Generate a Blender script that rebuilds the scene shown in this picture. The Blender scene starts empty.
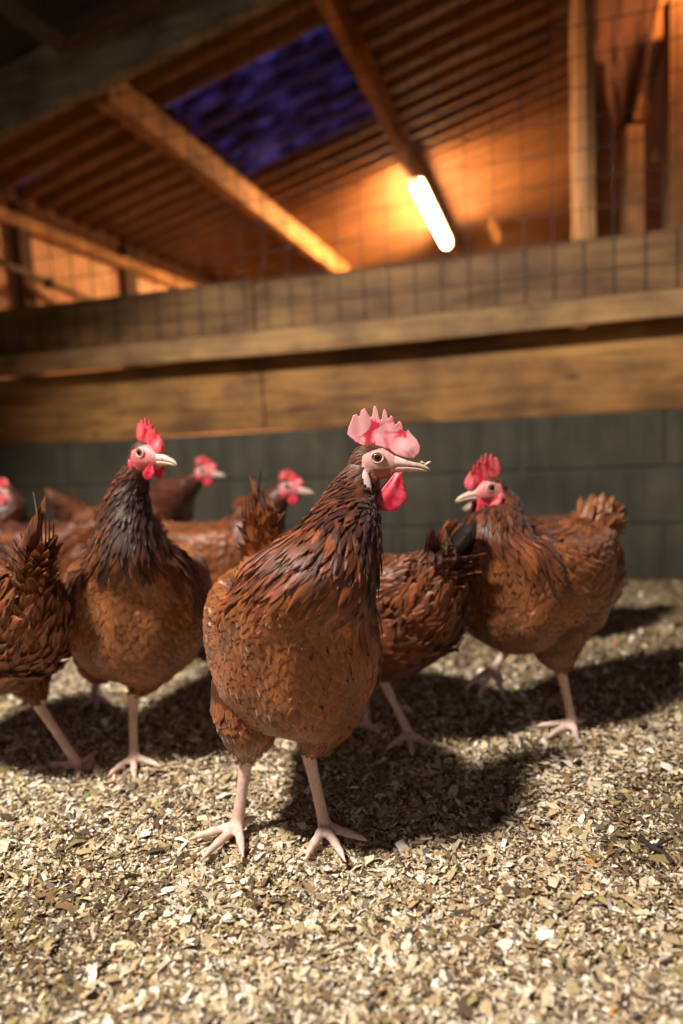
import bpy, bmesh, math, random
import numpy as np
from mathutils import Vector, Matrix
random.seed(7); rng = np.random.default_rng(7)
sc = bpy.context.scene; COL = sc.collection
R = math.radians
# ------------------------------------------------------------------ camera
YAW, PITCH, ROLL, EYE = 16.5, -6.35, -2.9, 0.46
F = 683.0
MC = Matrix.Rotation(R(YAW), 4, 'Z') @ Matrix.Rotation(R(90+PITCH), 4, 'X') @ Matrix.Rotation(R(ROLL), 4, 'Z')
cd = bpy.data.cameras.new('camera'); cam = bpy.data.objects.new('camera', cd); COL.objects.link(cam)
cam.matrix_world = Matrix.Translation((0, 0, EYE)) @ MC
cd.sensor_fit = 'VERTICAL'; cd.sensor_height = 36; cd.sensor_width = 24; cd.lens = 24
cd.clip_start = 0.02
cd.dof.use_dof = True; cd.dof.focus_distance = 0.755; cd.dof.aperture_fstop = 1.85
sc.camera = cam
# ------------------------------------------------------------------ world, light, exposure
sc.view_settings.view_transform = 'Standard'; sc.view_settings.look = 'None'
sc.view_settings.gamma = 1; sc.view_settings.exposure = 0.0; sc.view_settings.use_curve_mapping = False
w = bpy.data.worlds.new('dusk_sky'); sc.world = w; w.use_nodes = True
nt = w.node_tree; nt.nodes.clear()
wo = nt.nodes.new('ShaderNodeOutputWorld'); wb = nt.nodes.new('ShaderNodeBackground')
tc = nt.nodes.new('ShaderNodeTexCoord'); sx = nt.nodes.new('ShaderNodeSeparateXYZ'); cr = nt.nodes.new('ShaderNodeValToRGB')
nt.links.new(tc.outputs['Generated'], sx.inputs[0]); nt.links.new(sx.outputs['Z'], cr.inputs[0])
cr.color_ramp.elements[0].position = 0.22; cr.color_ramp.elements[0].color = (0.040, 0.034, 0.028, 1)
cr.color_ramp.elements[1].position = 0.55; cr.color_ramp.elements[1].color = (0.17, 0.15, 0.66, 1)
nt.links.new(cr.outputs[0], wb.inputs[0]); wb.inputs[1].default_value = 0.8; nt.links.new(wb.outputs[0], wo.inputs[0])

def light(name, typ, loc, target, energy, color, **kw):
    ld = bpy.data.lights.new(name, typ); lo = bpy.data.objects.new(name, ld); COL.objects.link(lo)
    lo.location = loc; ld.energy = energy; ld.color = color
    d = Vector(target) - Vector(loc); lo.rotation_euler = d.to_track_quat('-Z', 'Y').to_euler()
    for k, v in kw.items(): setattr(ld, k, v)
    return lo
def cw(x, y, z):      # camera-aligned ground frame (right, forward, up) -> world
    a = R(YAW); return Vector((x*math.cos(a)-y*math.sin(a), x*math.sin(a)+y*math.cos(a), z))
# floodlight in the pen, up on the left of the photographer
light('pen_floodlight', 'SPOT', cw(-1.02, 0.05, 2.38), cw(0.0, 1.06, 0.0), 500, (1.0, 0.92, 0.82), shadow_soft_size=0.13, spot_size=R(82), spot_blend=0.5)
# warm bulb under the roof to the right, lights posts and hanging sheet
light('warm_bulb_behind_partition', 'SPOT', (0.50, 2.19, 1.95), (0.80, 2.70, 1.60), 26, (1.0, 0.38, 0.13), shadow_soft_size=0.05, spot_size=R(140), spot_blend=0.4)
light('added_side_wall_spot', 'SPOT', (-1.5, 3.6, 0.55), (-2.36, 3.5, 1.10), 10, (1.0, 0.42, 0.17), shadow_soft_size=0.05, spot_size=R(115), spot_blend=0.5)  # unseen spot, added to brighten the left side wall panels
light('added_far_bay_light', 'POINT', (-.15, 6.9, 1.35), (0, 0, 0), 22, (1.0, 0.45, 0.17), shadow_soft_size=0.05)  # hidden point light, added to brighten the far roof underside
# broad weak fill: area light added behind the photographer, no door modelled
light('added_fill_light', 'AREA', cw(0.2, -2.2, 1.5), cw(0, 1.2, 0.2), 9, (1.0, 0.93, 0.84), shape='RECTANGLE', size=2.2, size_y=1.8)

# ------------------------------------------------------------------ helpers
def ray(px, py):
    d = MC.to_3x3() @ Vector(((px-341.5)/F, -(py-512)/F, -1)); return d
def at_y(px, py, y):
    d = ray(px, py); return d*(y/d.y) + Vector((0, 0, EYE))
def ground(px, py, z=0.0):
    d = ray(px, py); return d*((z-EYE)/d.z) + Vector((0, 0, EYE))
def at_depth(px, py, dep):
    return ray(px, py)*dep + Vector((0, 0, EYE))
def heading(a):       # a=0 faces the camera, +90 faces image right
    a = R(a); f = cw(0, 1, 0); r = cw(1, 0, 0); h = -f*math.cos(a) + r*math.sin(a)
    return math.atan2(h.y, h.x)

def mesh_obj(name, V, Fc, mat, parent=None, smooth=True, col=None, uv=None, mi=None):
    """V (n,3) array, Fc list/array of faces; col per-vertex rgb; uv per-vertex"""
    me = bpy.data.meshes.new(name)
    V = np.asarray(V, dtype=np.float32)
    if isinstance(Fc, np.ndarray):
        n, k = Fc.shape
        me.vertices.add(len(V)); me.vertices.foreach_set('co', V.ravel())
        me.loops.add(n*k); me.loops.foreach_set('vertex_index', Fc.astype(np.int32).ravel())
        me.polygons.add(n); me.polygons.foreach_set('loop_start', np.arange(0, n*k, k, dtype=np.int32))
        me.update(calc_edges=True); me.validate()
    else:
        me.from_pydata([tuple(map(float, v)) for v in V], [], [tuple(f) for f in Fc]); me.update()
    if col is not None:
        ca = me.color_attributes.new('Col', 'FLOAT_COLOR', 'POINT')
        c4 = np.ones((len(V), 4), np.float32); c4[:, :3] = col; ca.data.foreach_set('color', c4.ravel())
    if uv is not None:
        ul = me.uv_layers.new(name='UVMap'); li = np.zeros(len(me.loops), np.int32); me.loops.foreach_get('vertex_index', li)
        ul.data.foreach_set('uv', np.asarray(uv, np.float32)[li].ravel())
    if smooth: me.polygons.foreach_set('use_smooth', np.ones(len(me.polygons), bool))
    for m in (mat if isinstance(mat, list) else [mat]): me.materials.append(m)
    o = bpy.data.objects.new(name, me); COL.objects.link(o)
    if parent is not None: o.parent = parent
    return o
def tag(o, label=None, cat=None, group=None, kind=None):
    if label: o['label'] = label
    if cat: o['category'] = cat
    if group: o['group'] = group
    if kind: o['kind'] = kind
    return o
def box_verts(c, h, rot=None, taper=None):
    vs = []
    for sx_ in (-1, 1):
        for sy_ in (-1, 1):
            for sz_ in (-1, 1):
                v = Vector((sx_*h[0], sy_*h[1], sz_*h[2]))
                if rot is not None: v = rot @ v
                vs.append(v + Vector(c))
    f = [(0, 1, 3, 2), (4, 6, 7, 5), (0, 4, 5, 1), (2, 3, 7, 6), (0, 2, 6, 4), (1, 5, 7, 3)]
    return vs, f
class MB:
    def __init__(s): s.v = []; s.f = []
    def add(s, vs, fs):
        n = len(s.v); s.v += [Vector(v) for v in vs]; s.f += [tuple(i+n for i in f) for f in fs]; return s
    def box(s, c, h, rot=None): return s.add(*box_verts(c, h, rot))
    def bar(s, a, b, w, t, up=(0, 0, 1), wobble=0):
        a = Vector(a); b = Vector(b); d = b-a; L = d.length; x = d.normalized(); u = Vector(up)
        y = u.cross(x).normalized(); z = x.cross(y); m = Matrix((x, y, z)).transposed()
        return s.box((a+b)/2, (L/2, w/2, t/2), m)
    def tube(s, pts, rs, n=8, cap=True):
        pts = [Vector(p) for p in pts]; rings = []
        ref = Vector((0.13, 0.37, 0.91))
        for i, p in enumerate(pts):
            d = (pts[min(i+1, len(pts)-1)] - pts[max(i-1, 0)]).normalized()
            if abs(d.dot(ref)) > .97: ref = Vector((1, 0, 0))
            x = ref.cross(d).normalized(); y = d.cross(x)
            rings.append([p + x*(rs[i]*math.cos(a)) + y*(rs[i]*math.sin(a)) for a in [2*math.pi*k/n for k in range(n)]])
        vs = [v for r_ in rings for v in r_]; fs = []
        for i in range(len(pts)-1):
            for k in range(n):
                fs.append((i*n+k, i*n+(k+1) % n, (i+1)*n+(k+1) % n, (i+1)*n+k))
        if cap: fs.append(tuple(range(n-1, -1, -1))); fs.append(tuple((len(pts)-1)*n+k for k in range(n)))
        return s.add(vs, fs)
    def build(s, name, mat, parent=None, smooth=False, bevel=0, col=None):
        o = mesh_obj(name, np.array([tuple(v) for v in s.v]), s.f, mat, parent, smooth, col)
        if bevel:
            b = o.modifiers.new('bevel', 'BEVEL'); b.width = bevel; b.segments = 2; b.limit_method = 'ANGLE'
        return o

# ------------------------------------------------------------------ materials
def mat(name, fn):
    m = bpy.data.materials.new(name); m.use_nodes = True; n = m.node_tree; n.nodes.clear()
    out = n.nodes.new('ShaderNodeOutputMaterial'); b = n.nodes.new('ShaderNodeBsdfPrincipled'); n.links.new(b.outputs[0], out.inputs[0])
    fn(n, b, out); return m
def N(n, t, **kw):
    x = n.nodes.new(t)
    for k, v in kw.items():
        if hasattr(x, k): setattr(x, k, v)
        else: x.inputs[k.replace('_', ' ')].default_value = v
    return x
def ramp(n, fac, stops):
    r = n.nodes.new('ShaderNodeValToRGB'); e = r.color_ramp.elements
    while len(e) < len(stops): e.new(0.5)
    for i, (p, c) in enumerate(stops): e[i].position = p; e[i].color = (*c, 1)
    n.links.new(fac, r.inputs[0]); return r.outputs[0]
def mapped(n, scale, kind='Object', rot=(0, 0, 0)):
    t = n.nodes.new('ShaderNodeTexCoord'); m = n.nodes.new('ShaderNodeMapping'); m.inputs['Scale'].default_value = scale
    m.inputs['Rotation'].default_value = rot
    n.links.new(t.outputs[kind], m.inputs[0]); return m.outputs[0]
def noise(n, vec, scale, detail=6, rough=.6, dist=0):
    x = N(n, 'ShaderNodeTexNoise'); x.inputs['Scale'].default_value = scale; x.inputs['Detail'].default_value = detail
    x.inputs['Roughness'].default_value = rough; x.inputs['Distortion'].default_value = dist
    if vec is not None: n.links.new(vec, x.inputs[0])
    return x.outputs[0]
def bump(n, b, h, strength, dist=.002):
    x = n.nodes.new('ShaderNodeBump'); x.inputs['Strength'].default_value = strength; x.inputs['Distance'].default_value = dist
    n.links.new(h, x.inputs['Height']); n.links.new(x.outputs[0], b.inputs['Normal'])
def mixc(n, fac, a, b_, mode='MIX'):
    x = n.nodes.new('ShaderNodeMix'); x.data_type = 'RGBA'; x.blend_type = mode
    for s, v in ((x.inputs[0], fac), (x.inputs[6], a), (x.inputs[7], b_)):
        if isinstance(v, (int, float)): s.default_value = v
        elif isinstance(v, tuple): s.default_value = (*v, 1)
        else: n.links.new(v, s)
    return x.outputs[2]
def wood(name, dark, mid, light_, axis=0, sc_=1.0, rough=.75, knots=True):
    def fn(n, b, o):
        s = [9*sc_]*3; s[axis] = 0.9*sc_
        v = mapped(n, tuple(s))
        g = noise(n, v, 2.2, 8, .62, 1.6)
        c = ramp(n, g, [(.28, dark), (.48, mid), (.70, light_)])
        s2 = [60*sc_]*3; s2[axis] = 2*sc_
        g2 = noise(n, mapped(n, tuple(s2)), 1.5, 4, .6)
        c = mixc(n, .45, c, ramp(n, g2, [(.3, (.35, .35, .35)), (.65, (1, 1, 1))]), 'MULTIPLY')
        if knots:
            s3 = [6*sc_]*3; s3[axis] = 2.6*sc_
            vo = N(n, 'ShaderNodeTexVoronoi'); vo.inputs['Scale'].default_value = 1.25; n.links.new(mapped(n, tuple(s3)), vo.inputs[0])
            k = ramp(n, vo.outputs['Distance'], [(.03, (.22, .15, .1)), (.10, (1, 1, 1))])
            c = mixc(n, .8, c, k, 'MULTIPLY')
        st = noise(n, mapped(n, (1, 1, 1)), 4, 5, .6)
        c = mixc(n, .8, c, ramp(n, st, [(.38, (.42, .38, .34)), (.60, (1.15, 1.12, 1.05))]), 'MULTIPLY')
        n.links.new(c, b.inputs['Base Color']); b.inputs['Roughness'].default_value = rough
        bump(n, b, g2, .5, .002)
    return mat(name, fn)
M = {}
M['plank'] = wood('weathered_plank_wood', (.11, .045, .010), (.32, .145, .034), (.48, .25, .075))
M['rail'] = wood('rail_wood', (.20, .11, .04), (.36, .20, .075), (.46, .28, .12))
M['upper'] = wood('grey_brown_plank_wood', (.11, .052, .015), (.21, .108, .035), (.30, .165, .058), knots=False)
M['purlin'] = wood('purlin_wood', (.35, .17, .06), (.5, .27, .1), (.62, .36, .15), axis=1)
M['post'] = wood('post_wood', (.34, .17, .06), (.48, .26, .10), (.60, .34, .14), axis=2, knots=False)
M['rafter'] = wood('grey_rafter_wood', (.24, .21, .17), (.36, .32, .26), (.46, .42, .35), knots=False)
def fn(n, b, o):
    v = mapped(n, (1, 1, 1)); g = noise(n, v, 5, 8, .65); g2 = noise(n, v, 60, 6, .6)
    c = ramp(n, g, [(.3, (.036, .032, .022)), (.55, (.060, .053, .037)), (.75, (.092, .081, .056))])
    s = noise(n, mapped(n, (14, 14, 1.6)), 1.6, 3, .6); c = mixc(n, .6, c, ramp(n, s, [(.35, (.5, .5, .5)), (.62, (1.1, 1.08, 1.0))]), 'MULTIPLY')
    n.links.new(c, b.inputs['Base Color']); b.inputs['Roughness'].default_value = .9; bump(n, b, g2, .6, .003)
M['block'] = mat('grey_concrete_block', fn)
def fn(n, b, o):
    b.inputs['Base Color'].default_value = (.05, .046, .036, 1); b.inputs['Roughness'].default_value = .95
    bump(n, b, noise(n, mapped(n, (1, 1, 1)), 80), .5, .002)
M['mortar'] = mat('mortar', fn)
def fn(n, b, o):
    v = mapped(n, (1, 1, 1)); c = ramp(n, noise(n, v, 90, 8, .7), [(.3, (.06, .04, .02)), (.5, (.26, .18, .09)), (.7, (.5, .4, .24))])
    n.links.new(c, b.inputs['Base Color']); b.inputs['Roughness'].default_value = .95; bump(n, b, noise(n, v, 140, 6), 1, .004)
M['litter'] = mat('fine_litter', fn)
def fn(n, b, o):
    a = N(n, 'ShaderNodeVertexColor'); a.layer_name = 'Col'
    g = noise(n, mapped(n, (1, 1, 1)), 300, 3, .6); c = mixc(n, .5, a.outputs[0], ramp(n, g, [(.3, (.6, .55, .5)), (.65, (1.1, 1.1, 1.1))]), 'MULTIPLY')
    n.links.new(c, b.inputs['Base Color']); b.inputs['Roughness'].default_value = .8
M['chip'] = mat('wood_chip', fn)
def fn(n, b, o):
    v = mapped(n, (1, 1, 1)); c = ramp(n, noise(n, mapped(n, (.6, 3, 3)), 2.4, 6, .6), [(.3, (.13, .060, .022)), (.5, (.21, .10, .038)), (.7, (.28, .145, .06))])
    n.links.new(c, b.inputs['Base Color']); b.inputs['Roughness'].default_value = .55
M['roof'] = mat('brown_roof_sheet', fn)
def fn(n, b, o):
    v = mapped(n, (1, 1, 1)); g = noise(n, mapped(n, (1, 4, 1)), 6, 6, .7)
    t = n.nodes.new('ShaderNodeBsdfTranslucent'); mx = n.nodes.new('ShaderNodeMixShader'); d = n.nodes.new('ShaderNodeBsdfTransparent')
    c = ramp(n, g, [(.36, (.02, .015, .02)), (.50, (.30, .24, .36)), (.66, (.85, .80, .95))])
    n.links.new(c, t.inputs[0]); n.links.new(c, d.inputs[0]); mx.inputs[0].default_value = .55
    n.links.new(t.outputs[0], mx.inputs[1]); n.links.new(d.outputs[0], mx.inputs[2])
    mx2 = n.nodes.new('ShaderNodeMixShader'); mx2.inputs[0].default_value = .25; b.inputs['Base Color'].default_value = (.2, .15, .15, 1)
    n.links.new(mx.outputs[0], mx2.inputs[1]); n.links.new(b.outputs[0], mx2.inputs[2]); n.links.new(mx2.outputs[0], o.inputs[0])
M['skylight'] = mat('dirty_translucent_sheet', fn)
def fn(n, b, o):
    e = n.nodes.new('ShaderNodeEmission'); e.inputs[0].default_value = (1, .50, .20, 1); e.inputs[1].default_value = 320
    n.links.new(e.outputs[0], o.inputs[0])
M['tube'] = mat('glowing_tube', fn)
def simple(name, c, r=.7, metal=0, nz=None):
    def fn(n, b, o):
        b.inputs['Roughness'].default_value = r; b.inputs['Metallic'].default_value = metal
        g = noise(n, mapped(n, (1, 1, 1)), nz or 20, 5, .6)
        n.links.new(mixc(n, .6, c, ramp(n, g, [(.3, (.5, .5, .5)), (.7, (1.15, 1.15, 1.15))]), 'MULTIPLY'), b.inputs['Base Color'])
    return mat(name, fn)
M['metal'] = simple('dark_galvanised_metal', (.16, .14, .12), .5, .6)
M['wire'] = simple('dull_wire', (.045, .038, .03), .6, .4)
M['fixture'] = simple('white_fixture', (.6, .55, .5), .5)
M['panel'] = simple('plywood_wall_panel', (.80, .52, .32), .8, 0, 8)
M['darkwood'] = simple('dark_stained_wood', (.10, .06, .035), .8)
M['brownwall'] = simple('dark_brown_board', (.16, .09, .055), .8, 0, 9)
M['sheet'] = simple('hanging_fabric_sheet', (.17, .10, .075), .85, 0, 30)
M['debris'] = simple('dark_debris', (.035, .028, .022), .9)
def fn(n, b, o):
    a = N(n, 'ShaderNodeVertexColor'); a.layer_name = 'Col'
    uv = n.nodes.new('ShaderNodeTexCoord'); mp = n.nodes.new('ShaderNodeMapping'); n.links.new(uv.outputs['UV'], mp.inputs[0])
    mp.inputs['Scale'].default_value = (1.6, 13, 1)
    g = noise(n, mp.outputs[0], 1.0, 4, .65)
    c = mixc(n, .75, a.outputs[0], ramp(n, g, [(.34, (.30, .25, .22)), (.64, (1.35, 1.35, 1.35))]), 'MULTIPLY')
    n.links.new(c, b.inputs['Base Color']); b.inputs['Roughness'].default_value = .42
    b.inputs['Specular IOR Level'].default_value = .45
    b.inputs['Sheen Weight'].default_value = .12
    bump(n, b, g, .45, .0008)
M['feather'] = mat('glossy_feather', fn)
def fn(n, b, o):
    a = N(n, 'ShaderNodeVertexColor'); a.layer_name = 'Col'
    vo = N(n, 'ShaderNodeTexVoronoi'); vo.inputs['Scale'].default_value = 330; n.links.new(mapped(n, (1, 1, .7)), vo.inputs[0])
    g = noise(n, mapped(n, (1, 1, 1)), 90, 5, .6)
    c = mixc(n, .45, a.outputs[0], ramp(n, vo.outputs['Distance'], [(.2, (1.05, 1.05, 1.05)), (.75, (.72, .6, .52))]), 'MULTIPLY')
    c = mixc(n, .4, c, ramp(n, g, [(.35, (.85, .7, .65)), (.6, (1.05, 1.05, 1.05))]), 'MULTIPLY')
    n.links.new(c, b.inputs['Base Color']); b.inputs['Roughness'].default_value = .5
    b.inputs['Subsurface Weight'].default_value = .15; b.inputs['Subsurface Radius'].default_value = (.004, .0015, .001)
    bump(n, b, vo.outputs['Distance'], -.35, .0008)
M['skin'] = mat('hen_skin', fn)
def combmat(name, pale, red, p0, p1):
    def fn(n, b, o):
        v = mapped(n, (1, 1, 1)); g = noise(n, v, 42, 4, .55, .6)
        c = ramp(n, g, [(p0, red), (p1, pale)])
        n.links.new(c, b.inputs['Base Color']); b.inputs['Roughness'].default_value = .38
        b.inputs['Subsurface Weight'].default_value = .3; b.inputs['Subsurface Radius'].default_value = (.006, .0012, .001)
        bump(n, b, noise(n, v, 420, 4), .35, .0006)
    return mat(name, fn)
M['comb'] = combmat('pink_red_comb', (.88, .40, .42), (.66, .03, .06), .41, .50)
M['redcomb'] = combmat('bright_red_comb', (.80, .16, .18), (.55, .015, .03), .40, .62)
M['wattle'] = combmat('red_wattle', (.80, .13, .17), (.55, .012, .04), .38, .62)
M['lobe'] = simple('pale_earlobe', (.72, .52, .55), .5)
def fn(n, b, o):
    a = N(n, 'ShaderNodeVertexColor'); a.layer_name = 'Col'; n.links.new(a.outputs[0], b.inputs['Base Color']); b.inputs['Roughness'].default_value = .06
M['eye'] = mat('wet_eye', fn)
def fn(n, b, o):
    a = N(n, 'ShaderNodeVertexColor'); a.layer_name = 'Col'
    g = noise(n, mapped(n, (1, 1, 1)), 160, 4, .6)
    n.links.new(mixc(n, .5, a.outputs[0], ramp(n, g, [(.35, (.6, .5, .42)), (.6, (1.1, 1.1, 1.1))]), 'MULTIPLY'), b.inputs['Base Color']); b.inputs['Roughness'].default_value = .4
M['beak'] = mat('horn_beak', fn)

# ------------------------------------------------------------------ setting
WY = 2.13                                     # the block wall's face
# floor
gx = np.linspace(-4.2, 3.2, 150); gy = np.linspace(-1.6, WY+.05, 110)
def gh(x, y): return .006*np.sin(9*x+1.3*y)*np.cos(7.3*y-2*x) + .003*np.sin(23*x+5)*np.sin(27*y) - .008
X, Y = np.meshgrid(gx, gy); V = np.stack([X, Y, gh(X, Y)], -1).reshape(-1, 3)
i, j = np.meshgrid(np.arange(109), np.arange(149), indexing='ij'); a = i*150+j
Fq = np.stack([a, a+1, a+151, a+150], -1).reshape(-1, 4)
tag(mesh_obj('floor', V, Fq, M['litter']), kind='structure')
m = MB(); m.box((-.5, 7.2, -.03), (3.8, 4.98, .03)); tag(m.build('floor_beyond_partition', M['mortar']), kind='structure')
# chips
def chips(n, dens_near=True):
    P = []
    while len(P) < n:
        k = n*3
        dep = rng.uniform(.30, 2.35, k); # distribution: heavier near
        keep = rng.random(k) < np.clip((.62/dep)**1.0, 0, 1)
        dep = dep[keep]; lat = rng.uniform(-1, 1, len(dep))*(.62*dep+.12)
        a_ = R(YAW); x = lat*math.cos(a_)-dep*math.sin(a_); y = lat*math.sin(a_)+dep*math.cos(a_)
        ok = y < WY-.004
        P.append(np.stack([x[ok], y[ok], dep[ok]], -1))
        if sum(len(p) for p in P) >= n: break
    return np.concatenate(P)[:n]
NC = 420000
P = chips(NC)
L = np.clip(rng.lognormal(math.log(.0021), .62, NC), .0012, .013)*(0.85+.35*np.clip(P[:, 2], .5, 2)); W = L*rng.uniform(.16, .70, NC)
yaw = rng.uniform(0, 2*np.pi, NC); tilt = rng.normal(0, .38, NC); roll = rng.normal(0, .38, NC)
dx = np.stack([np.cos(yaw)*np.cos(tilt), np.sin(yaw)*np.cos(tilt), np.sin(tilt)], -1)
sd = np.stack([-np.sin(yaw)*np.cos(roll), np.cos(yaw)*np.cos(roll), np.sin(roll)], -1)
up = np.cross(dx, sd)
cen = np.stack([P[:, 0], P[:, 1], gh(P[:, 0], P[:, 1]) + rng.uniform(-.001, .007, NC)], -1)
T = np.array([[-1, -.6], [-1, .7], [0, -1], [0, 1], [1, -.5], [1, .45]])
jit = rng.uniform(.65, 1.15, (NC, 6, 2)); bend = rng.uniform(-.35, .35, NC)
V = cen[:, None] + dx[:, None]*(T[None, :, 0]*jit[..., 0]*L[:, None])[..., None] + sd[:, None]*(T[None, :, 1]*jit[..., 1]*W[:, None])[..., None]
V[:, 2:4] += (up*(bend*L)[:, None])[:, None]
b0 = np.arange(NC)*6; Fq = np.concatenate([np.stack([b0, b0+2, b0+3, b0+1], -1), np.stack([b0+2, b0+4, b0+5, b0+3], -1)])
pal = np.array([(.76, .63, .42), (.58, .43, .24), (.90, .84, .70), (.24, .14, .06), (.10, .065, .035), (.30, .25, .09), (.62, .26, .07), (.48, .36, .20), (.17, .14, .10)])
pid = rng.choice(9, NC, p=[.245, .185, .165, .115, .105, .05, .005, .09, .04])
# brownish (damp) patches of litter
pt = np.sin(5.1*P[:, 0]+1.0)*np.sin(6.3*P[:, 1]+2.2)+.5*np.sin(14*P[:, 0]-9*P[:, 1])
pid = np.where((pt > .75) & (rng.random(NC) < .45), rng.choice([3, 4, 5, 8], NC), pid)
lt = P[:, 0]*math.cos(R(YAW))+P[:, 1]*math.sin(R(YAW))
back_right_mask = np.clip((P[:, 2]-.95)/.5, 0, 1)*np.clip((lt-.02)/.25, 0, 1)  # share of darker chips rises farther back and to the right
pid = np.where(rng.random(NC) < .62*back_right_mask, rng.choice([3, 4, 5, 8, 7], NC), pid)
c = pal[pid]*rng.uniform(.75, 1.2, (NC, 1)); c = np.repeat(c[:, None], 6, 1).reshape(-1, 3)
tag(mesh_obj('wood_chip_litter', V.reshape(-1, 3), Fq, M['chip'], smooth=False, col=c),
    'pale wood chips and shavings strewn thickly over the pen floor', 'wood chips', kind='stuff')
# block wall
m = MB(); BL, BH = .40, .166
for r_ in range(3):
    off = -.86 - .0 + (0 if r_ % 2 == 0 else BL/2)
    z1 = .487 - r_*BH; z0 = z1-BH+.009
    for k in range(-9, 9):
        x0 = off + k*BL
        m.box((x0+BL/2, WY+.07, (z0+z1)/2), (BL/2-.0045, .07, (z1-z0)/2))
o = m.build('wall_back', M['block'], bevel=.004); tag(o, kind='structure')
m = MB(); m.box((-.5, WY+.073, .24), (3.7, .068, .243)); tag(m.build('wall_back_mortar', M['mortar']), kind='structure')

def board(name, x0, x1, z0, z1, y, th, mt, label, group=None):
    n = max(2, int((x1-x0)/.12)); m = MB(); vs = []
    for k in range(n+1):
        x = x0+(x1-x0)*k/n; dz = .0035*math.sin(3.1*x+z0*9); dy = .003*math.sin(2.3*x+z1*5)
        vs += [(x, y+dy, z0+dz), (x, y+th+dy, z0+dz), (x, y+th+dy, z1+dz*.6), (x, y+dy, z1+dz*.6)]
    fs = [(0, 1, 2, 3), tuple(n*4+q for q in (3, 2, 1, 0))]
    for k in range(n):
        for q in range(4):
            a_, b_ = k*4+q, k*4+(q+1) % 4; fs.append((a_, a_+4, b_+4, b_))
    m.add(vs, fs); o = m.build(name, mt, bevel=.003); tag(o, label, 'plank', group); return o
J = -.895
board('wooden_plank', -3.6, J-.003, .490, .7400, WY+.03, .03, M['plank'], 'knotty brown plank resting on the block wall, left of the vertical joint')
board('wooden_plank', J+.003, 2.2, .490, .7400, WY+.028, .03, M['plank'], 'long knotty golden-brown plank resting on the block wall, right of the vertical joint')
board('wooden_plank', -3.6, J-.003, .742, .980, WY+.002, .03, M['upper'], 'grey-brown top plank of the partition behind wire, left of the joint')
board('wooden_plank', J+.003, 2.2, .742, .974, WY, .03, M['upper'], 'tan top plank of the partition behind wire, right of the joint, below the lit tube')
board('wooden_rail', -3.6, 2.2, .735, .808, WY-.042, .036, M['rail'], 'narrow pale wooden rail running along the partition with a dark shadow beneath')
# wire mesh
m = MB(); s = .0805
x = -3.5
while x < 2.15:
    m.bar((x, WY-.012, .815), (x, WY-.012, 1.86+.225*(x+.6)), .0021, .0021, up=(0, 1, 0)); x += s
z = .815
while z < 3.0:
    xa = max(-3.5, (z-1.86)/.225-.6)
    if xa < 2.1: m.bar((xa, WY-.0155, z), (2.15, WY-.0155, z), .0021, .0021, up=(0, 1, 0))
    z += s
tag(m.build('wire_mesh', M['wire']), 'welded wire mesh fixed in front of the top planks and rising to the roof', 'wire mesh')
# roof frame in barn axes: bottom of the purlins at z = zb(x)
def zb(x): return EYE + 1.706 + .253*x
ang = math.atan(.253)
RX = Matrix.Rotation(-ang, 3, 'Y')
# rafter over the partition
m = MB(); m.bar((-3.4, WY+.03, zb(-3.4)+.05), (2.4, WY+.03, zb(2.4)-.18), .05, .20)
tag(m.build('roof_rafter', M['rafter'], bevel=.004), 'wide grey rafter slanting over the partition at upper left', 'rafter')
# purlins
def purlin(x, label, y0=2.23, y1=11.9, w=.05, h=.13):
    m = MB(); m.bar((x, y0, zb(x)+h/2-.01), (x, y1, zb(x)+h/2-.01), w, h)
    return tag(m.build('roof_purlin', M['purlin'], bevel=.003), label, 'purlin')
purlin(-1.575, 'orange-lit roof purlin left of the blue skylight', y0=2.40, w=.07)
purlin(-.71, 'roof purlin carrying the lit fluorescent tube')
# corrugated ceiling: ridges run up the slope (x), waves along y
def corrugated(name, x0, x1, y0, y1, mt, lift=.13, pitch=.14, amp=.024):
    n = int((y1-y0)/pitch*10); V = []; ys = np.linspace(y0, y1, n); ph = ys/pitch*2*np.pi
    prof = amp*np.clip(np.sin(ph)*1.8, -1, 1)
    xs = np.linspace(x0, x1, 8); out = []
    for t in (0, .002):
        for xx in xs:
            zz = zb(xx)+lift+prof+t + .004*np.sin(xx*7+ys*3); out.append(np.stack([np.full(n, xx), ys, zz], -1))
    V = np.concatenate(out); fs = []
    for i_ in range(7):
        for k in range(n-1):
            a_ = i_*n+k; fs.append((a_, a_+1, a_+n+1, a_+n)); b_ = a_+8*n; fs.append((b_, b_+n, b_+n+1, b_+1))
    o = mesh_obj(name, V, fs, mt, smooth=False); return o
SY0, SY1, SX0, SX1 = 2.85, 3.66, -1.52, -.72
tag(corrugated('ceiling', -3.4, 1.9, WY+.05, SY0, M['roof']), kind='structure')
tag(corrugated('ceiling_far', -3.4, 1.9, SY1, 12.0, M['roof']), kind='structure')
tag(corrugated('ceiling_left', -3.4, SX0, SY0, SY1, M['roof']), kind='structure')
tag(corrugated('ceiling_right', SX1, 1.9, SY0, SY1, M['roof']), kind='structure')
o = corrugated('skylight_sheet', SX0, SX1, SY0, SY1, M['skylight'])
tag(o, 'dirty translucent corrugated skylight glowing blue between the purlins', 'skylight')
m = MB(); m.box((-.5, WY-2.8, 3.0), (3.9, 2.95, .03)); tag(m.build('ceiling_pen', M['darkwood']), kind='structure')
for nm, c_, h_ in (('wall_pen_left', (-3.75, .6, 1.5), (.03, 1.6, 1.5)), ('wall_pen_right', (2.6, .6, 1.5), (.03, 1.6, 1.5)), ('wall_pen_rear', (-.55, -3.6, 1.5), (3.2, .03, 1.5))):
    m = MB(); m.box(c_, h_); tag(m.build(nm, M['brownwall']), kind='structure')
m = MB()
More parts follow.
